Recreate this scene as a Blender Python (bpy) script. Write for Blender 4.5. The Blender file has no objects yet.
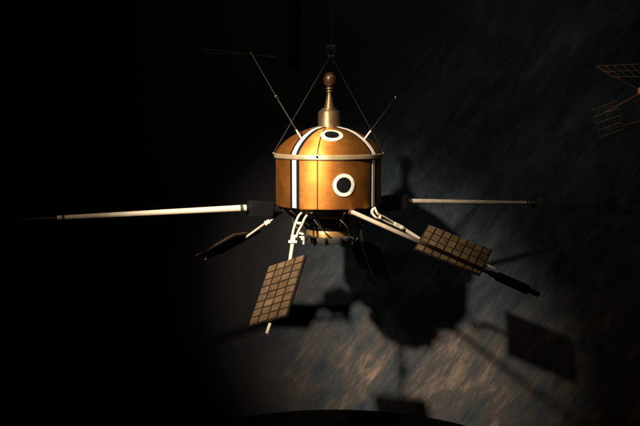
import bpy, bmesh, math, random
from mathutils import Vector, Matrix
C = bpy.context.scene.collection
random.seed(4)
PI = math.pi
R = math.radians

# ------------------------------------------------------------ camera
F_PX, HORIZ, DIST, CAMZ = 850.0, 96.0, 4.6, 0.2
PITCH = math.atan(HORIZ / F_PX)
cam = bpy.data.objects.new('camera', bpy.data.cameras.new('camera'))
C.objects.link(cam)
cam.location = (0, -DIST, CAMZ)
cam.rotation_euler = (PI/2 - PITCH, 0, 0)
cam.data.sensor_width = 36
cam.data.lens = 36 * F_PX / 640
cam.data.clip_end = 200
bpy.context.scene.camera = cam

def at(u, v, Y):
    """world point seen at photo pixel (u, v) in the vertical plane y = Y"""
    x, z = (u - 320) / F_PX, (213 - v) / F_PX
    d = Vector((x, math.cos(PITCH) + z*math.sin(PITCH), -math.sin(PITCH) + z*math.cos(PITCH)))
    return Vector((0, -DIST, CAMZ)) + d * ((Y + DIST) / d.y)

# ------------------------------------------------------------ world and lamps
w = bpy.data.worlds.new('World'); bpy.context.scene.world = w; w.use_nodes = True
w.node_tree.nodes['Background'].inputs[0].default_value = (0.5, 0.6, 0.8, 1)
w.node_tree.nodes['Background'].inputs[1].default_value = 0.0006

def spot(name, loc, aim, power, size, blend, radius, col):
    l = bpy.data.lights.new(name, 'SPOT'); l.energy = power; l.spot_size = R(size)
    l.spot_blend = blend; l.shadow_soft_size = radius; l.color = col
    o = bpy.data.objects.new(name, l); C.objects.link(o); o.location = loc
    o.rotation_euler = (Vector(aim) - Vector(loc)).to_track_quat('-Z', 'Y').to_euler()
    return o
LAMP = (-1.9, -3.5, 2.3)
spot('gallery_spotlight', LAMP, (-0.11, 0, -0.42), 4500, 22.7, 1.0, 0.085, (1.0, 0.83, 0.64))
spot('boom_fill_spot', (-2.5, -3.3, 2.2), (-0.80, -0.22, -0.30), 330, 17, 1.0, 0.05, (1.0, 0.80, 0.60))  # added fill, not a known fixture: brightens the left boom
spot('mural_fill_spot', (1.4, -2.6, 3.5), (0.62, 0.9, 0.95), 260, 52, 1.0, 0.5, (1.0, 0.88, 0.74))  # added weak fill that keeps the right of the mural visible
spot('second_spotlight', (1.6, -1.7, 2.5), (1.80, 0.20, 0.22), 75, 30, 1.0, 0.04, (1.0, 0.75, 0.5))

vs = bpy.context.scene.view_settings
vs.view_transform = 'Standard'; vs.look = 'None'; vs.exposure = 0; vs.gamma = 1

# ------------------------------------------------------------ materials
def nt(name):
    m = bpy.data.materials.new(name); m.use_nodes = True
    t = m.node_tree; return m, t, t.nodes['Principled BSDF']
def node(t, kind, **kw):
    n = t.nodes.new(kind)
    for k, v in kw.items():
        if k.startswith('i_'): n.inputs[k[2:].replace('_', ' ')].default_value = v
        else: setattr(n, k, v)
    return n
def ramp(t, stops):
    r = t.nodes.new('ShaderNodeValToRGB'); e = r.color_ramp.elements
    while len(e) < len(stops): e.new(0.5)
    for s, (p, c) in zip(e, stops):
        s.position = p; s.color = (*c, 1) if len(c) == 3 else c
    return r
def simple(name, col, rough=0.5, metal=0.0, var=0.25, scale=18, bump=0.15, spec=0.5):
    """colour with a little procedural mottling, roughness variation and bump"""
    m, t, b = nt(name)
    tc = node(t, 'ShaderNodeTexCoord')
    n = node(t, 'ShaderNodeTexNoise', i_Scale=scale, i_Detail=6.0, i_Roughness=0.65)
    t.links.new(tc.outputs['Object'], n.inputs['Vector'])
    r = ramp(t, [(0.3, tuple(c*(1-var) for c in col)), (0.7, tuple(min(1, c*(1+var*0.6)) for c in col))])
    t.links.new(n.outputs['Fac'], r.inputs['Fac']); t.links.new(r.outputs['Color'], b.inputs['Base Color'])
    mr = node(t, 'ShaderNodeMapRange'); mr.inputs['To Min'].default_value = max(0.04, rough-0.1); mr.inputs['To Max'].default_value = min(1, rough+0.12)
    t.links.new(n.outputs['Fac'], mr.inputs['Value']); t.links.new(mr.outputs['Result'], b.inputs['Roughness'])
    b.inputs['Metallic'].default_value = metal; b.inputs['Specular IOR Level'].default_value = spec
    bp = node(t, 'ShaderNodeBump', i_Strength=bump, i_Distance=0.002)
    t.links.new(n.outputs['Fac'], bp.inputs['Height']); t.links.new(bp.outputs['Normal'], b.inputs['Normal'])
    return m

def brushed(name, dark, mid, rough, metal):
    """spun metal foil: fine horizontal brushing, mottled tarnish"""
    m, t, b = nt(name)
    tc = node(t, 'ShaderNodeTexCoord')
    mp = node(t, 'ShaderNodeMapping'); mp.inputs['Scale'].default_value = (3, 3, 340)
    t.links.new(tc.outputs['Object'], mp.inputs['Vector'])
    fine = node(t, 'ShaderNodeTexNoise', i_Scale=1.0, i_Detail=5.0, i_Roughness=0.6)
    t.links.new(mp.outputs['Vector'], fine.inputs['Vector'])
    blot = node(t, 'ShaderNodeTexNoise', i_Scale=10.0, i_Detail=9.0, i_Roughness=0.68)
    t.links.new(tc.outputs['Object'], blot.inputs['Vector'])
    mx = node(t, 'ShaderNodeMath', operation='MULTIPLY'); t.links.new(fine.outputs['Fac'], mx.inputs[0]); mx.inputs[1].default_value = 0.20
    ad = node(t, 'ShaderNodeMath', operation='MULTIPLY_ADD'); t.links.new(blot.outputs['Fac'], ad.inputs[0]); ad.inputs[1].default_value = 0.80
    t.links.new(mx.outputs[0], ad.inputs[2])
    r = ramp(t, [(0.36, dark), (0.58, mid)])
    t.links.new(ad.outputs[0], r.inputs['Fac']); t.links.new(r.outputs['Color'], b.inputs['Base Color'])
    mr = node(t, 'ShaderNodeMapRange'); mr.inputs['To Min'].default_value = rough-0.06; mr.inputs['To Max'].default_value = rough+0.12
    t.links.new(blot.outputs['Fac'], mr.inputs['Value']); t.links.new(mr.outputs['Result'], b.inputs['Roughness'])
    b.inputs['Metallic'].default_value = metal
    b.inputs['Anisotropic'].default_value = 0.65; b.inputs['Anisotropic Rotation'].default_value = 0.25
    tg = node(t, 'ShaderNodeTangent', direction_type='RADIAL', axis='Z'); t.links.new(tg.outputs[0], b.inputs['Tangent'])
    bp = node(t, 'ShaderNodeBump', i_Strength=0.30, i_Distance=0.0010)
    t.links.new(fine.outputs['Fac'], bp.inputs['Height']); t.links.new(bp.outputs['Normal'], b.inputs['Normal'])
    return m

M = {}
M['gold'] = brushed('gold_foil', (0.36, 0.132, 0.026), (0.52, 0.212, 0.044), 0.58, 0.93)
M['goldring'] = brushed('gold_ring', (0.5, 0.25, 0.07), (0.8, 0.5, 0.16), 0.34, 0.85)
M['rim'] = brushed('champagne_metal', (0.34, 0.26, 0.15), (0.52, 0.41, 0.25), 0.48, 0.7)
M['bronze'] = brushed('bronze', (0.12, 0.08, 0.042), (0.24, 0.17, 0.095), 0.50, 0.85)
M['darkbronze'] = simple('dark_bronze', (0.10, 0.055, 0.028), 0.36, 0.6, 0.4)
M['white'] = simple('white_paint', (0.50, 0.46, 0.39), 0.45, 0, 0.12, 30)
M['cream'] = simple('cream_tube_paint', (0.44, 0.38, 0.30), 0.45, 0, 0.18, 25)
M['tube'] = simple('dimmed_tan_tube', (0.30, 0.25, 0.19), 0.45, 0, 0.25, 25)  # tan, darker than the cream to stand in for weaker light
M['black'] = simple('black_paint', (0.004, 0.004, 0.0045), 0.5, 0, 0.3, spec=0.12)
M['glassblack'] = simple('black_sensor_face', (0.004, 0.004, 0.0045), 0.4, 0, 0.4, 200, 0.4, spec=0.15)
M['velvet'] = simple('black_felt', (0.0012, 0.0012, 0.0013), 1.0, 0, 0.3, 90, 0.3, spec=0.0)
M['darkgrey'] = simple('dark_grey_metal', (0.035, 0.032, 0.029), 0.5, 0.3, 0.3)
M['steel'] = simple('steel', (0.5, 0.48, 0.44), 0.22, 1.0, 0.2)
M['wire'] = simple('wire_metal', (0.07, 0.055, 0.04), 0.4, 0.6, 0.2)
M['panel'] = simple('panel_frame', (0.007, 0.0055, 0.004), 0.6, 0, 0.3, spec=0.12)
M['midgrey'] = simple('worn_grey_metal', (0.22, 0.19, 0.16), 0.5, 0.2, 0.4)
M['stay'] = simple('dark_cable', (0.028, 0.022, 0.017), 0.5, 0.2, 0.2, spec=0.2)
M['copper'] = simple('copper_rod', (0.42, 0.17, 0.08), 0.4, 0.7, 0.3)
M['ball'] = simple('orange_ball_paint', (0.75, 0.42, 0.2), 0.4)
M['palewire'] = simple('pale_wire', (0.13, 0.10, 0.075), 0.5, 0.2, 0.2)
M['navy'] = simple('navy_fabric', (0.0015, 0.0028, 0.0065), 0.95, 0, 0.3, spec=0.0)
M['floor'] = simple('dark_floor', (0.004, 0.004, 0.0045), 0.9, 0, 0.4, 5, 0.3, spec=0.1)

def cells_mat():
    m, t, b = nt('solar_cells')
    tc = node(t, 'ShaderNodeTexCoord')
    n = node(t, 'ShaderNodeTexNoise', i_Scale=16.0, i_Detail=8.0, i_Roughness=0.72)
    t.links.new(tc.outputs['Object'], n.inputs['Vector'])
    geo = node(t, 'ShaderNodeNewGeometry')
    hs = node(t, 'ShaderNodeHueSaturation'); vr = node(t, 'ShaderNodeMapRange'); vr.inputs['To Min'].default_value = 0.78; vr.inputs['To Max'].default_value = 1.1
    t.links.new(geo.outputs['Random Per Island'], vr.inputs['Value']); t.links.new(vr.outputs['Result'], hs.inputs['Value'])
    r = ramp(t, [(0.3, (0.046, 0.028, 0.014)), (0.72, (0.145, 0.095, 0.050))])
    t.links.new(n.outputs['Fac'], r.inputs['Fac']); t.links.new(r.outputs['Color'], hs.inputs['Color']); t.links.new(hs.outputs['Color'], b.inputs['Base Color'])
    b.inputs['Roughness'].default_value = 0.38; b.inputs['Metallic'].default_value = 0.35
    return m
M['cells'] = cells_mat()

def mural_mat():
    """painted backdrop: space and the unlit left painted in as black, the limb of a cloudy planet to the right"""
    m, t, b = nt('planet_mural')
    L = t.links.new
    tc = node(t, 'ShaderNodeTexCoord')
    P = tc.outputs['Object']                        # wall object sits at the origin: x right, z up
    # limb mask; also puts the darkness at the left into the colour
    sub = node(t, 'ShaderNodeVectorMath', operation='DISTANCE'); L(P, sub.inputs[0])
    sub.inputs[1].default_value = (2.42, 0.9, -1.22)
    wob = node(t, 'ShaderNodeTexNoise', i_Scale=1.6, i_Detail=5.0); L(P, wob.inputs['Vector'])
    wa = node(t, 'ShaderNodeMath', operation='MULTIPLY_ADD'); L(wob.outputs['Fac'], wa.inputs[0]); wa.inputs[1].default_value = 0.25; L(sub.outputs['Value'], wa.inputs[2])
    limb = node(t, 'ShaderNodeMapRange', interpolation_type='SMOOTHSTEP'); L(wa.outputs[0], limb.inputs['Value'])
    limb.inputs['From Min'].default_value = 3.04; limb.inputs['From Max'].default_value = 2.12
    # brush direction: rotated so that streaks climb to the upper right
    def streak(rot, sc, stretch, det, rough, dist=0.0):
        sh = node(t, 'ShaderNodeVectorMath', operation='SUBTRACT'); sh.inputs[1].default_value = (0.62, 0, -0.05); L(P, sh.inputs[0])
        mp = node(t, 'ShaderNodeMapping'); mp.inputs['Rotation'].default_value = (0, R(rot), 0)
        L(sh.outputs[0], mp.inputs['Vector'])
        mp2 = node(t, 'ShaderNodeMapping'); mp2.inputs['Scale'].default_value = (sc/stretch, 1, sc)
        L(mp.outputs['Vector'], mp2.inputs['Vector'])
        n = node(t, 'ShaderNodeTexNoise', i_Scale=1.0, i_Detail=det, i_Roughness=rough, i_Distortion=dist)
        L(mp2.outputs['Vector'], n.inputs['Vector']); return n.outputs['Fac']
    big = streak(50, 2.8, 1.6, 7.0, 0.62, 0.8)
    mid = streak(54, 11.0, 3.0, 9.0, 0.64, 0.5)
    fine = streak(56, 44.0, 5.0, 6.0, 0.7, 0.5)
    def mul(a, f, addto=None):
        n = node(t, 'ShaderNodeMath', operation='MULTIPLY_ADD'); L(a, n.inputs[0]); n.inputs[1].default_value = f
        if addto is None: n.inputs[2].default_value = 0
        else: L(addto, n.inputs[2])
        return n.outputs[0]
    # more land/cloud lower down
    sx = node(t, 'ShaderNodeSeparateXYZ'); L(P, sx.inputs[0])
    low = node(t, 'ShaderNodeMapRange'); L(sx.outputs['Z'], low.inputs['Value'])
    low.inputs['From Min'].default_value = -0.6; low.inputs['From Max'].default_value = -1.55
    low.inputs['To Min'].default_value = -0.06; low.inputs['To Max'].default_value = 0.05
    s = mul(big, 0.42); s = mul(mid, 0.38, s); s = mul(fine, 0.20, s)
    s2 = node(t, 'ShaderNodeMath', operation='ADD'); L(s, s2.inputs[0]); L(low.outputs[0], s2.inputs[1])
    r = ramp(t, [(0.38, (0.006, 0.010, 0.0145)), (0.49, (0.017, 0.024, 0.031)), (0.58, (0.042, 0.038, 0.036)), (0.70, (0.150, 0.112, 0.092))])
    L(s2.outputs[0], r.inputs['Fac'])
    # small pale flecks of cloud
    fl = ramp(t, [(0.66, (0, 0, 0)), (0.80, (1, 1, 1))]); L(fine, fl.inputs['Fac'])
    flm = node(t, 'ShaderNodeMath', operation='MULTIPLY'); L(fl.outputs['Color'], flm.inputs[0]); L(mid, flm.inputs[1])
    mixf = node(t, 'ShaderNodeMix', data_type='RGBA'); L(flm.outputs[0], mixf.inputs[0]); L(r.outputs['Color'], mixf.inputs[6])
    mixf.inputs[7].default_value = (0.16, 0.115, 0.09, 1)
    mixl = node(t, 'ShaderNodeMix', data_type='RGBA'); L(limb.outputs[0], mixl.inputs[0])
    mixl.inputs[6].default_value = (0.0012, 0.0014, 0.0020, 1); L(mixf.outputs[2], mixl.inputs[7])
    L(mixl.outputs[2], b.inputs['Base Color'])
    b.inputs['Roughness'].default_value = 0.85; b.inputs['Specular IOR Level'].default_value = 0.15
    bp = node(t, 'ShaderNodeBump', i_Strength=0.5, i_Distance=0.01); L(s, bp.inputs['Height']); L(bp.outputs['Normal'], b.inputs['Normal'])
    return m
M['mural'] = mural_mat()

# ------------------------------------------------------------ helpers
ORG = {}
def empty(name, loc, label, cat, group=None):
    o = bpy.data.objects.new(name, None); o.empty_display_size = 0.1; C.objects.link(o); o.location = loc
    ORG[o.name] = Vector(loc); o['label'] = label; o['category'] = cat
    if group: o['group'] = group
    return o
def obj(name, bm, mat, parent=None, smooth=True, bevel=0.0, label=None):
    """mesh given in world coordinates becomes ONE object, local to its thing"""
    org = ORG[parent.name] if parent else Vector((0, 0, 0))
    bmesh.ops.recalc_face_normals(bm, faces=bm.faces)
    bmesh.ops.translate(bm, verts=bm.verts, vec=-org)
    me = bpy.data.meshes.new(name); bm.to_mesh(me); bm.free()
    me.materials.append(mat)
    o = bpy.data.objects.new(name, me); C.objects.link(o)
    if smooth:
        me.polygons.foreach_set('use_smooth', [True]*len(me.polygons)); me.set_sharp_from_angle(angle=R(38))
    if bevel:
        b = o.modifiers.new('bevel', 'BEVEL'); b.width = bevel; b.segments = 2; b.limit_method = 'ANGLE'
    if parent: o.parent = parent; ORG[o.name] = org
    if label: o['label'] = label
    return o
def tag(o, label, cat, group=None):
    o['label'] = label; o['category'] = cat
    if group: o['group'] = group
    return o
def struct(o): o['kind'] = 'structure'; return o

def lathe(bm, prof, cx, cy, seg=96, a0=0, a1=2*PI):
    full = abs(a1 - a0 - 2*PI) < 1e-6
    n = seg if full else seg + 1
    rings = [[bm.verts.new((cx + r*math.cos(a0+(a1-a0)*i/seg), cy + r*math.sin(a0+(a1-a0)*i/seg), z)) for i in range(n)] for r, z in prof]
    for A, B in zip(rings, rings[1:]):
        for i in range(seg):
            j = (i+1) % n
            try: bm.faces.new((A[i], A[j], B[j], B[i]))
            except ValueError: pass
    return rings
def tube(bm, pts, rad, seg=14, cap=True):
    pts = [Vector(p) for p in pts]
    if not hasattr(rad, '__len__'): rad = [rad]*len(pts)
    rings = []; prev = None
    for i, p in enumerate(pts):
        d = (pts[min(i+1, len(pts)-1)] - pts[max(i-1, 0)]).normalized()
        if prev is None: u = d.orthogonal().normalized()
        else: u = (prev - d*prev.dot(d)).normalized()
        prev = u; v = d.cross(u)
        rings.append([bm.verts.new(p + (u*math.cos(2*PI*k/seg) + v*math.sin(2*PI*k/seg))*rad[i]) for k in range(seg)])
    for A, B in zip(rings, rings[1:]):
        for k in range(seg): bm.faces.new((A[k], A[(k+1) % seg], B[(k+1) % seg], B[k]))
    if cap: bm.faces.new(rings[0][::-1]); bm.faces.new(rings[-1])
def slab(bm, o, a, b, n):
    """box from corner o spanned by a, b, n"""
    o, a, b, n = map(Vector, (o, a, b, n))
    v = [bm.verts.new(o + a*i + b*j + n*k) for k in (0, 1) for j in (0, 1) for i in (0, 1)]
    for f in ((0,1,3,2), (4,6,7,5), (0,4,5,1), (2,3,7,6), (0,2,6,4), (1,5,7,3)): bm.faces.new([v[i] for i in f])
def box(bm, c, s, rot=None):
    c = Vector(c); ax = [Vector((s[0],0,0)), Vector((0,s[1],0)), Vector((0,0,s[2]))]
    if rot is not None: ax = [rot @ a for a in ax]
    slab(bm, c - (ax[0]+ax[1]+ax[2])/2, *ax)
def axes(d):
    """rotation whose x axis runs along d"""
    d = Vector(d).normalized(); u = Vector((0,0,1)).cross(d).normalized(); v = d.cross(u)
    return Matrix((d, u, v)).transposed()
def curve(pts, n=8):
    """smooth Catmull-Rom chain through points"""
    P = [Vector(p) for p in pts]; P = [P[0]*2-P[1]] + P + [P[-1]*2-P[-2]]; out = []
    for i in range(1, len(P)-2):
        for k in range(n):
            t = k/n; a, b, c, d = P[i-1:i+3]
            out.append(0.5*((2*b) + (c-a)*t + (2*a-5*b+4*c-d)*t*t + (3*b-a-3*c+d)*t**3))
    out.append(P[-2]); return out
NB = bmesh.new

# ------------------------------------------------------------ setting
bm = NB(); slab(bm, (-6, 0.9, -2.3), (13, 0, 0), (0, 0.1, 0), (0, 0, 6))
struct(obj('wall', bm, M['mural'], smooth=False))
bm = NB(); slab(bm, (-6, -6, -2.4), (13, 0, 0), (0, 7, 0), (0, 0, 0.1))
struct(obj('floor', bm, M['floor'], smooth=False))

bm = NB()
PX, PY, PR, PZ = 0.09, -0.64, 1.24, at(335, 409, 0.6).z
prof = [(0, -2.3), (PR-0.02, -2.3), (PR-0.02, PZ-0.08), (PR, PZ-0.07), (PR, PZ-0.012), (PR-0.012, PZ), (0, PZ)]
lathe(bm, prof[1:-1], PX, PY, 128)
bmesh.ops.contextual_create(bm, geom=[e for e in bm.edges if e.is_boundary and e.verts[0].co.z > PZ-0.001])
tag(obj('display_plinth', bm, M['velvet'], bevel=0), 'round black felt plinth at the bottom edge, under the satellite', 'plinth')

# ------------------------------------------------------------ satellite
AX, AY = 0.046, 0.0
sat = empty('satellite_model', (AX, AY, -0.50), 'bronze drum satellite model hanging in the spotlight, with white stripes, four paddles and long booms', 'satellite model')
BR, ZB = 0.285, -0.272
bm = NB()
lathe(bm, [(BR-0.012, ZB-0.004), (BR-0.004, ZB), (BR, ZB+0.006), (BR, -0.016)], AX, AY, 128)
barrel = obj('barrel', bm, M['gold'], sat)

DP = [(0.288, 0.006), (0.280, 0.022), (0.263, 0.044), (0.241, 0.066), (0.216, 0.086), (0.190, 0.103), (0.160, 0.119), (0.124, 0.133), (0.062, 0.146)]
bm = NB(); lathe(bm, DP, AX, AY, 128)
dome = obj('dome', bm, M['gold'], sat)

bm = NB()
lathe(bm, [(BR-0.004, -0.018), (BR+0.006, -0.018), (BR+0.010, -0.013), (BR+0.010, 0.003), (BR+0.006, 0.008), (BR-0.006, 0.008)], AX, AY, 128)
obj('rim_band', bm, M['rim'], sat)

def pol(r, az, z): return Vector((AX + r*math.sin(R(az)), AY - r*math.cos(R(az)), z))
def strip_on(prof, az, hw, lift, name, mat, parent, label=None, th=0.0016):
    """strip of half width hw that follows a profile [(r, z)] at azimuth az"""
    bm = NB(); rows = []
    a = R(az); rad = Vector((math.sin(a), -math.cos(a), 0)); tan = Vector((math.cos(a), math.sin(a), 0))
    for i, (r, z) in enumerate(prof):
        p0 = prof[max(i-1, 0)]; p1 = prof[min(i+1, len(prof)-1)]
        dr, dz = p1[0]-p0[0], p1[1]-p0[1]; l = math.hypot(dr, dz)
        n = rad*(dz/l) + Vector((0, 0, -dr/l))
        row = []
        for k in range(5):
            f = hw*(k/2-1); rr = math.sqrt(max(r*r - f*f, 0))
            row.append(Vector((AX, AY, z)) + rad*rr + tan*f + n*(lift))
        rows.append((row, n))
    V = [[bm.verts.new(p) for p in row] for row, n in rows]
    U = [[bm.verts.new(p - n*(lift+th)) for p in row] for row, n in rows]
    for A, B in zip(V, V[1:]):
        for k in range(4): bm.faces.new((A[k], A[k+1], B[k+1], B[k]))
    for i in range(len(V)-1):
        bm.faces.new((V[i][0], V[i+1][0], U[i+1][0], U[i][0])); bm.faces.new((V[i][4], V[i+1][4], U[i+1][4], U[i][4]))
    return obj(name, bm, mat, parent, label=label)
barrel_prof = [(BR, ZB+0.004), (BR, -0.10), (BR, -0.0185)]
dome_prof = []
for (r0, z0), (r1, z1) in zip(DP, DP[1:]):
    for k in range(3): dome_prof.append((r0+(r1-r0)*k/3, z0+(z1-z0)*k/3))
dome_prof.append(DP[-1])
for az in (-38.5, 54.5, 143, 233):
    strip_on(barrel_prof, az, 0.0305, 0.0012, 'stripe_border', M['black'], barrel)
    strip_on(barrel_prof, az, 0.0132, 0.0026, 'stripe', M['white'], barrel)
    strip_on(dome_prof, az, 0.0285, 0.0016, 'stripe_border', M['black'], dome)
    strip_on(dome_prof, az, 0.0132, 0.0034, 'stripe', M['white'], dome)
# thin dark seam cable at the front
strip_on(barrel_prof, -12.0, 0.0022, 0.0022, 'seam', M['black'], barrel)
strip_on(dome_prof, -12.0, 0.0018, 0.0030, 'seam', M['black'], dome)

def port(center, n, up, r1, r2, parent):
    """round black window in a white ring, lying on the curved skin"""
    n = n.normalized(); u = up.cross(n).normalized(); v = n.cross(u)
    def ring(ra, rb, h0, h1, name, mat, par, disc=False):
        bm = NB(); seg = 64
        def circ(r, h):
            out = []
            for k in range(seg):
                a = 2*PI*k/seg; x, y = r*math.cos(a), r*math.sin(a)
                q = center + u*x + v*y
                if ondome:
                    rr = math.hypot(q.x-AX, q.y-AY)
                    for (r0, z0), (r1, z1) in zip(DP, DP[1:]):
                        if r1 <= rr <= r0: q = Vector((q.x, q.y, z0 + (z1-z0)*(r0-rr)/(r0-r1)))
                    out.append(bm.verts.new(q + n*h))
                else: out.append(bm.verts.new(q - n*(x*x*bendu) + n*h))
            return out
        L = [circ(rb, -0.004), circ(rb, h1-0.001), circ(rb-0.0012, h1)]
        if disc:
            L += [circ(rb*f, h1) for f in (0.75, 0.5, 0.25)]
        else:
            L += [circ(ra+0.0012, h1), circ(ra, h1-0.001), circ(ra, -0.004)]
        for A, B in zip(L, L[1:]):
            for k in range(seg): bm.faces.new((A[k], A[(k+1) % seg], B[(k+1) % seg], B[k]))
        if disc: bm.faces.new(L[-1])
        return obj(name, bm, mat, par)
    f = ring(0, r1+0.001, 0, 0.0022, 'sensor_window', M['glassblack'], parent, True)
    ring(r1, r2, 0, 0.0060, 'window_ring', M['white'], parent)
    ring(r1-0.0035, r1+0.0002, 0, 0.0046, 'window_bezel', M['darkgrey'], parent)
# barrel window
bendu, ondome = 1/(2*BR), False
a = 15.5; zc = -0.146
port(pol(BR, a, zc), Vector((math.sin(R(a)), -math.cos(R(a)), 0)), Vector((0, 0, 1)), 0.0405, 0.0585, barrel)
# dome window
ondome = True
a = 5.0
port(pol(0.181, a, 0.1085), Vector((math.sin(R(a))*math.sin(R(35)), -math.cos(R(a))*math.sin(R(35)), math.cos(R(35)))), Vector((0, 0, 1)), 0.0385, 0.059, dome)

# mast: cup, cone, collar, ball
MX = 0.0505
def rz(v): return at(330, v, 0).z
bm = NB()
lathe(bm, [(0.0640, 0.135), (0.0640, 0.139), (0.0615, 0.143), (0.0615, rz(114)), (0.0580, rz(111.6)), (0.050, rz(110.3)), (0.044, rz(110.0)), (0.044, rz(108.6)), (0.0405, rz(108)), (0.0, rz(107.9))], MX, 0, 64)
mastbase = obj('mast_cup', bm, M['bronze'], sat)
bm = NB()
lathe(bm, [(0.031, rz(109)), (0.0290, rz(107.5)), (0.0250, rz(104)), (0.0175, rz(98)), (0.0125, rz(93.5)), (0.0125, rz(92.6)), (0.0180, rz(92.2)), (0.0195, rz(91.4)), (0.0180, rz(90.6)), (0.0125, rz(90.2)), (0.0125, rz(89.6)), (0.0205, rz(89.2)), (0.0215, rz(88.3)), (0.0205, rz(87.5)), (0.011, rz(87))], MX, 0, 48)
obj('mast_cone', bm, M['bronze'], sat)
bm = NB()
zt, zb = rz(72), rz(87.6)
pf = [(0.0345*math.sin(PI*k/20)**0.85 if 0 < k < 20 else 0.001, (zt+zb)/2 - (zt-zb)/2*math.cos(PI*k/20)) for k in range(21)]
lathe(bm, pf, MX+0.002, 0, 40)
obj('mast_ball', bm, M['darkbronze'], sat)

# underside: black skirt, copper tray, gold neck, grey separation ring
bm = NB(); lathe(bm, [(BR-0.014, ZB-0.004), (BR-0.022, ZB-0.014), (0.225, -0.320), (0.150, -0.338), (0.10, -0.345)], AX, AY, 96)
obj('skirt', bm, M['black'], sat)
bm = NB(); lathe(bm, [(0.118, -0.335), (0.128, -0.345), (0.150, -0.352), (0.156, -0.358), (0.150, -0.366), (0.12, -0.370), (0.11, -0.374)], AX, AY, 64)
obj('tray', bm, M['darkbronze'], sat)
bm = NB(); lathe(bm, [(0.105, -0.366), (0.128, -0.372), (0.134, -0.384), (0.134, -0.390), (0.124, -0.396), (0.124, -0.404), (0.10, -0.408)], AX, AY, 64)
obj('black_collar', bm, M['black'], sat)
bm = NB(); lathe(bm, [(0.100, -0.395), (0.118, -0.400), (0.122, -0.406), (0.120, -0.436), (0.116, -0.442)], AX, AY, 64)
obj('neck_ring', bm, M['goldring'], sat)
bm = NB(); lathe(bm, [(0.110, -0.434), (0.146, -0.437), (0.152, -0.442), (0.150, -0.460), (0.140, -0.474), (0.10, -0.480), (0.03, -0.481)], AX, AY, 64)
sep = obj('separation_ring', bm, M['darkgrey'], sat)
for az in (-62, -30, -6, 25, 58, 100, 150, 200, 250):
    p = pol(0.152, az, -0.448); bm = NB()
    box(bm, p, (0.014, 0.026, 0.022), Matrix.Rotation(R(az), 3, 'Z'))
    tube(bm, [p + Vector((0, 0, -0.008)), p + Vector((0, 0, -0.034))], 0.006, 10)
    obj('clamp', bm, M['black'] if az != -62 else M['white'], sat, bevel=0.002)
# small open hook at the right of the ring
bm = NB(); c0 = at(353.5, 237.5, -0.05)
tube(bm, [c0 + Vector((0.021*math.cos(t), 0, 0.021*math.sin(t))) for t in [R(d) for d in range(-200, 85, 15)]], 0.0038, 8)
obj('hook', bm, M['white'], sat)
# bright fitting beside the fork
bm = NB(); c0 = at(301.5, 234, -0.14); tube(bm, [c0 + Vector((-0.014, 0, 0.006)), c0 + Vector((0.010, 0, -0.002))], 0.006, 10)
tube(bm, [c0 + Vector((-0.012, 0, -0.016)), c0 + Vector((0.004, 0, -0.018))], 0.0045, 10)
obj('latch_pin', bm, M['white'], sat)
# dark brackets under the drum edge
for az in (-72, -50, -20, 18, 42, 68, 110, 160, 200, 250):
    bm = NB(); tube(bm, curve([pol(0.262, az, -0.288), pol(0.20, az+3, -0.33), pol(0.150, az+6, -0.372)], 5), 0.0075, 10)
    obj('brace', bm, M['darkbronze'], sat)

for a0, a1, dr in ((-70, -34, 0.03), (-26, 6, 0.02), (12, 44, 0.035), (48, 74, 0.02)):
    bm = NB(); tube(bm, curve([pol(0.20, a0, -0.318), pol(0.19+dr, (a0*2+a1)/3, -0.36), pol(0.165+dr, (a0+a1*2)/3, -0.405), pol(0.148, a1, -0.437)], 8), 0.0032, 8)
    obj('wiring', bm, M['darkgrey'], sat)
# ---- booms
def boom(root, a, b, ra, rb, sleeve_r, tip=None, tiplen=0.0, rod=None, label=None, mat='cream'):
    root, a, b = Vector(root), Vector(a), Vector(b); d = (b-a).normalized()
    bm = NB(); n = 8
    tube(bm, [a + (b-a)*k/n for k in range(n+1)], [ra + (rb-ra)*k/n for k in range(n+1)], 20)
    t = obj('boom_tube', bm, M[mat], sat, label=label)
    if sleeve_r:
        rot = axes(a-root); bm = NB(); box(bm, (root+a)/2, ((a-root).length*0.96, sleeve_r*1.9, sleeve_r*2), rot)
        tube(bm, [root - d*0.05, root + d*0.03], sleeve_r*0.8, 16)
        tube(bm, [a - d*0.035, a + d*0.012], max(ra*1.35, sleeve_r*0.55), 18)
        for q in (-0.32, 0.0, 0.32):
            for zz in (0.6, -0.6):
                p = (root+a)/2 + (a-root)*q + Vector((0, 0, sleeve_r*zz))
                tube(bm, [p, p + rot @ Vector((0, -1, 0))*(sleeve_r*0.95+0.004)], 0.0045, 6)
        obj('boom_sleeve', bm, M['black'], t, bevel=0.002)
        bm = NB(); q = a + (b-a)*0.03; tube(bm, [q, q + d*0.016], ra*1.12, 20); obj('boom_collar', bm, M['darkgrey'], t, bevel=0.001)
        bm = NB(); q = a + (b-a)*0.965; tube(bm, [q, q + d*0.012], rb*1.2, 20)
        obj('boom_collar', bm, M['darkgrey'], t, bevel=0.001)
    if tip:
        bm = NB(); tube(bm, [b - d*0.012, b + d*tiplen], tip, 16); tube(bm, [b+d*tiplen*0.25, b+d*tiplen*0.8], tip*1.22, 16)
        obj('boom_tip', bm, M['darkgrey'], t, bevel=0.002)
    if rod:
        bm = NB(); tube(bm, [b + d*tiplen*0.9, Vector(rod)], 0.005, 8); obj('boom_rod', bm, M['copper'], t)
    return t
# left boom, swings a little towards the viewer
boom(at(272, 209, -0.03), at(248, 208, -0.08), at(57, 218, -0.40), 0.0185, 0.0118, 0.040, 0.007, 0.14, at(-25, 219.5, -0.52))
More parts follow.
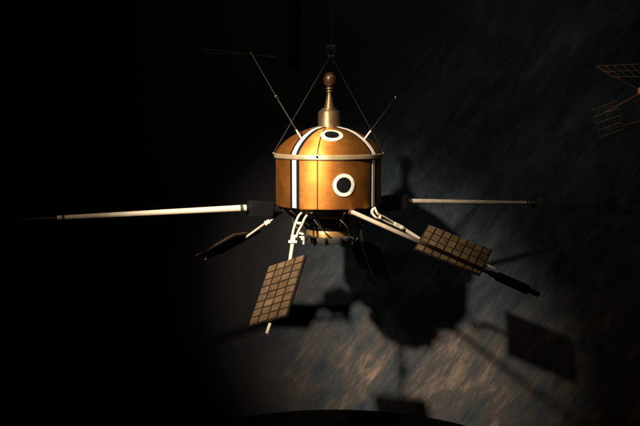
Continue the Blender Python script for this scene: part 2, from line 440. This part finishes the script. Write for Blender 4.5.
# right boom, swings back to the wall, square end block
tR = boom(at(384, 203.5, 0.10), at(405, 201, 0.15), at(530, 203, 0.42), 0.0140, 0.0110, 0.040, 0.0125, 0.04, mat='tube')
e = at(538, 203.2, 0.45); bm = NB(); box(bm, e, (0.05, 0.05, 0.058), axes(Vector((0.9, 0.36, 0)))); 
obj('end_block', bm, M['darkgrey'], tR, bevel=0.004)
# front boom, comes towards the viewer at the right
F0, F1, F2 = at(351, 211.5, -0.24), at(492, 274, -1.10), at(503, 279, -1.15)
boom(at(343, 207, -0.20), F0, F1, 0.0118, 0.0088, 0.0, None, 0, mat='tube')
fb = [o for o in bpy.data.objects if o.name.startswith('boom_tube')][-1]
d = (F1-F0).normalized()
bm = NB(); tube(bm, [F1-d*0.01, F1+d*0.03, F1+d*0.034, F1+d*0.20, F1+d*0.205, F1+d*0.26], [0.013, 0.013, 0.0195, 0.0195, 0.011, 0.0105], 18)
obj('boom_tip', bm, M['midgrey'], fb, bevel=0.001)
bm = NB(); tube(bm, [F0-d*0.035, F0+d*0.015], 0.019, 16); box(bm, F0-d*0.045, (0.04, 0.03, 0.03), axes(d))
obj('boom_sleeve', bm, M['darkbronze'], fb, bevel=0.003)
# fourth boom, hidden behind, pointing back and left
B0, B1 = pol(0.30, 200, -0.285), pol(0.78, 200, -0.290)
boom(pol(0.25, 200, -0.283), B0, B1, 0.013, 0.012, 0.030, 0.014, 0.05, mat='black')

# ---- paddles
def paddle(TL, TR, BR_, BL, rows, cols, face, arm_root, fork):
    """solar paddle: TL..BL clockwise on the cell side; cells rows x cols; arm runs from arm_root through the middle"""
    TL, TR, BR_, BL = map(Vector, (TL, TR, BR_, BL)); c = (TL+TR+BR_+BL)/4
    a = ((TR-TL)+(BR_-BL))/2; b = ((BL-TL)+(BR_-TR))/2; n = a.cross(b).normalized()
    if n.dot(face) < 0: n = -n
    o = c - a/2 - b/2
    bm = NB(); slab(bm, o - n*0.012, a, b, n*0.012)
    p = obj('solar_paddle', bm, M['panel'], sat, smooth=False, bevel=0.002)
    bm = NB(); gx, gy = 0.08, 0.08
    for i in range(cols):
        for j in range(rows):
            q = o + a*((i+gx)/cols*0.98+0.01) + b*((j+gy)/rows*0.98+0.01) + n*0.0003
            jit = random.uniform(-0.0006, 0.0006)
            slab(bm, q, a*((1-2*gx)/cols*0.965), b*((1-2*gy)/rows*0.975), n*(0.0035+jit))
    obj('solar_cells', bm, M['cells'], p, smooth=False)
    return p, o, a, b, n, c
def rot180(v): v = Vector(v); return Vector((2*AX - v.x, 2*AY - v.y, v.z))
def arms(c, half, n, joint, p, k=1.0):
    """tube from the fork joint, behind the panel, out beyond its far edge"""
    back = c - n*0.022
    j2 = back - half*1.02; e = back + half*1.30
    bm = NB(); tube(bm, [joint, j2 + (joint-j2)*0.1, j2], [0.0105*k, 0.0100*k, 0.0095*k], 14); tube(bm, [j2, e], 0.0085*k, 14)
    obj('paddle_arm', bm, M['cream' if k == 1.0 else 'tube'], p)  # rear-left arm takes the darker tube colour in place of shade
def fork(pts_out, pts_in, curl, jo, p, bar=None):
    bm = NB()
    tube(bm, curve(pts_out, 6), 0.0064, 10); tube(bm, curve(pts_in, 6), 0.0064, 10)
    if curl: tube(bm, curve(curl, 6), 0.0080, 10)
    if bar: tube(bm, bar, 0.0075, 10)
    jo = [Vector(x) for x in jo]
    d = (jo[1]-jo[0]).normalized()
    box(bm, (jo[0]+jo[1])/2, ((jo[1]-jo[0]).length, 0.024, 0.022), axes(d))
    s = d.orthogonal().normalized()
    tube(bm, [jo[1]-d*0.012 + axes(d)@Vector((0, -0.022, 0)), jo[1]-d*0.012 + axes(d)@Vector((0, 0.022, 0))], 0.0085, 12)
    obj('fork', bm, M['cream'], p, bevel=0)

FC = [at(268, 267, -0.30), at(307, 253, -0.42), at(286, 317, -0.695), at(249, 326, -0.575)]
RC = [at(429, 226, 0.01), at(492, 248, -0.02), at(481, 277, -0.17), at(413, 247, -0.16)]
front_fork = dict(
    pts_out=[at(305, 210.5, -0.19), at(299.5, 215, -0.22), at(296, 222, -0.26), at(293.5, 230, -0.29), at(292, 238, -0.32)],
    pts_in=[at(309.5, 212, -0.19), at(305, 218, -0.22), at(301.8, 225, -0.26), at(298.6, 231, -0.29), at(296, 238, -0.32)],
    curl=[at(304, 211, -0.19), at(308.5, 211.2, -0.19), at(312, 212.4, -0.19), at(313.2, 215, -0.19), at(312.8, 217, -0.19)],
    jo=[at(293.7, 236, -0.31), at(292.6, 244, -0.34)], bar=[at(296.2, 223, -0.26), at(301.5, 223.5, -0.26)])
right_fork = dict(
    pts_out=[at(375, 208.5, -0.20), at(378, 214, -0.20), at(384, 217, -0.17), at(391, 221, -0.13), at(399, 226, -0.09)],
    pts_in=[at(372, 213, -0.22), at(376, 217.5, -0.22), at(383, 220.5, -0.18), at(391, 224.2, -0.14), at(398, 227.5, -0.10)],
    curl=[at(376, 208, -0.20), at(372.5, 210, -0.20), at(372, 213.5, -0.22)],
    jo=[at(394, 224, -0.12), at(402, 228, -0.09)], bar=[at(380, 215, -0.19), at(380, 219, -0.20)])
up = Vector((0, -0.5, 1))
def mapfork(f, g): return {k: ([g(x) for x in v] if v else v) for k, v in f.items()}
P = paddle(*FC, 8, 4, up, None, None); arms(P[5], P[3]/2, P[4], front_fork['jo'][1], P[0]); fork(p=P[0], **front_fork)
P = paddle(*RC, 4, 8, up, None, None); arms(P[5], P[2]/2, P[4], right_fork['jo'][1], P[0]); fork(p=P[0], **right_fork)
# the two rear paddles mirror the front ones through the drum's axis
up2 = Vector((0, 0.5, 1))
P = paddle(*[rot180(x) for x in FC], 8, 4, up2, None, None); ff = mapfork(front_fork, rot180); arms(P[5], P[3]/2, P[4], ff['jo'][1], P[0]); fork(p=P[0], **ff)
c3 = at(227, 243.5, 0.14); l3 = (at(205, 255, 0.25) - at(246, 232, 0.03)).normalized()*0.36
v3 = (c3 - cam.location).normalized(); v3 = (v3 - Vector((0, 0, 0.2))); v3 = (v3 - l3*v3.dot(l3)/l3.length_squared).normalized()*0.21
P = paddle(c3-l3/2+v3/2, c3+l3/2+v3/2, c3+l3/2-v3/2, c3-l3/2-v3/2, 4, 8, up2, None, None)
f3 = dict(pts_out=[pol(0.24, -100, -0.30), pol(0.29, -98, -0.335), at(269, 221.5, -0.06)], pts_in=[pol(0.24, -90, -0.30), pol(0.28, -91, -0.335), at(269, 222.5, -0.09)],
          curl=None, jo=[at(270, 221, -0.07), at(265, 223.5, -0.07)], bar=None)
arms(P[5], P[2]/2.25, P[4], at(266, 223, -0.07), P[0], 0.7); fork(p=P[0], **f3)

# ---- whip antennas on the dome
def whip(base, mid, tip, wm='wire'):
    base, mid, tip = map(Vector, (base, mid, tip)); d = (mid-base).normalized()
    bm = NB(); tube(bm, [base - d*0.01, base + d*0.055], 0.0050, 10); w = obj('antenna', bm, M['white'], sat)
    bm = NB(); tube(bm, [base + d*0.054, mid], [0.0042, 0.0036], 8); obj('antenna_rod', bm, M['darkgrey' if wm == 'wire' else 'black'], w)
    bm = NB(); box(bm, mid, (0.016, 0.016, 0.016), axes(d)); obj('antenna_joint', bm, M['steel'], w, bevel=0.003)
    bm = NB(); tube(bm, [mid, tip], [0.0026, 0.0018], 8); obj('antenna_whip', bm, M[wm], w)
whip(at(301.5, 138.5, -0.15), at(276.2, 96.5, -0.22), at(250.5, 52, -0.30))
whip(at(364.5, 139, -0.12), at(396, 97.5, -0.10), at(430, 55, -0.08), 'black')  # right antenna blackened, standing in for the light it lacks
# eye lugs on the rim where the suspension wires are tied
lugs = [(-1, pol(BR+0.012, -90, 0.004)), (1, pol(BR+0.012, 90, 0.004)), (0, pol(BR+0.012, -12, 0.0))]
for s, p in lugs:
    bm = NB(); box(bm, p, (0.010, 0.012, 0.010)); obj('lug', bm, M['steel'] if s else M['black'], sat, bevel=0.002)

# ------------------------------------------------------------ suspension
rig = empty('suspension_rig', at(330.5, 56, 0), 'thin cables and clear shackle that carry the drum satellite from above', 'hanging cable')
top = at(330.5, 57, 0)
for p in (lugs[0][1], lugs[1][1]):
    bm = NB(); tube(bm, [top + Vector((0.006 if p.x > AX else -0.006, 0, 0)), p + Vector((0, 0, 0.004))], 0.0016, 8); obj('stay_cable', bm, M['stay'], rig)
bm = NB(); tube(bm, [at(331.5, 46, 0), at(332, -60, 0)], 0.0022, 8); obj('main_cable', bm, M['stay'], rig)
for dx in (-0.014, 0.018):
    bm = NB(); h = Vector((dx, 0, 0)); c = at(330.5, 50.5, 0)
    pts = [c + h + Vector((0.007*math.cos(t), 0, 0.026*math.sin(t))) for t in [2*PI*k/20 for k in range(20)]]
    tube(bm, pts + [pts[0]], 0.0034, 8, cap=False); obj('shackle', bm, M['steel'], rig)
bm = NB(); tube(bm, [at(327.5, 45.5, 0), at(335, 45.5, 0)], 0.004, 10); obj('shackle_bolt', bm, M['darkgrey'], rig)
bm = NB(); tube(bm, [at(328, 56, 0), at(334, 56, 0)], 0.0045, 10)
obj('shackle_bolt', bm, M['darkgrey'], rig)

# ------------------------------------------------------------ second model at the right edge
s2 = empty('small_satellite_model', at(642, 92, 0.25), 'small ball satellite with wire grid paddles cut off by the right edge', 'satellite model')
c = at(642, 92, 0.25)
bm = NB(); bmesh.ops.create_uvsphere(bm, u_segments=40, v_segments=24, radius=0.030, matrix=Matrix.Translation(c)); obj('ball', bm, M['ball'], s2)
def gridpanel(cor, nu, nv, parent):
    A, B, Cc, D = [Vector(x) for x in cor]; bm = NB()
    for i in range(nu+1):
        f = i/nu; tube(bm, [A+(B-A)*f, D+(Cc-D)*f], 0.0017, 6)
    for j in range(nv+1):
        f = j/nv; tube(bm, [A+(D-A)*f, B+(Cc-B)*f], 0.0017, 6)
    g = obj('wire_grid', bm, M['palewire'], parent); return g
def strut(a, b, r=0.004):
    bm = NB(); tube(bm, [a, b], r, 8); obj('strut', bm, M['copper'], s2)
strut(c, at(598, 67, 0.12)); strut(c, at(604, 113, 0.10)); strut(c, at(690, 118, 0.30)); strut(c, at(680, 66, 0.4))
strut(at(606, 130, 0.12), at(655, 117, 0.3), 0.002)
gridpanel([at(595, 66, 0.12), at(640, 64, 0.22), at(650, 76, 0.22), at(613, 77, 0.12)], 5, 2, s2)
gridpanel([at(592, 110, 0.10), at(616, 101, 0.10), at(624, 129, 0.14), at(600, 137, 0.14)], 4, 4, s2)
gridpanel([at(672, 110, 0.3), at(700, 118, 0.3), at(694, 146, 0.3), at(666, 138, 0.3)], 4, 4, s2)
bm = NB(); tube(bm, [c + Vector((0, 0, 0.03)), c + Vector((0, 0, 1.6))], 0.0016, 6); obj('hanging_wire', bm, M['wire'], s2)

# ------------------------------------------------------------ dim things at the left
bm = NB()
tube(bm, [at(204, 49, 0.55), at(275, 57, 0.55)], 0.0035, 8); tube(bm, [at(207, 53, 0.55), at(240, 54.5, 0.55)], 0.003, 8)
tube(bm, [at(204, 49, 0.55), at(204, 49, 0.9)], 0.004, 8); tube(bm, [at(275, 57, 0.55), at(275, 57, 0.9)], 0.004, 8)
tag(obj('wall_rail', bm, M['stay']), 'thin pale rail in the dark above and left of the drum satellite', 'rail')
bm = NB(); slab(bm, at(290, 62, 0.86), (0.075, 0, 0), (0, 0.012, 0), (0, 0, 1.0))
tag(obj('banner', bm, M['navy'], smooth=False), 'narrow dark blue hanging strip behind the cable, at the top edge', 'banner')
bm = NB(); tube(bm, [at(0, 110, -0.3), at(9, 330, -0.3)], 0.0014, 6); tube(bm, [at(0, 110, -0.3), at(-6, -60, -0.3)], 0.0014, 6)
tag(obj('thin_wire', bm, M['wire']), 'thin near vertical wire in the dark at the left edge', 'wire')
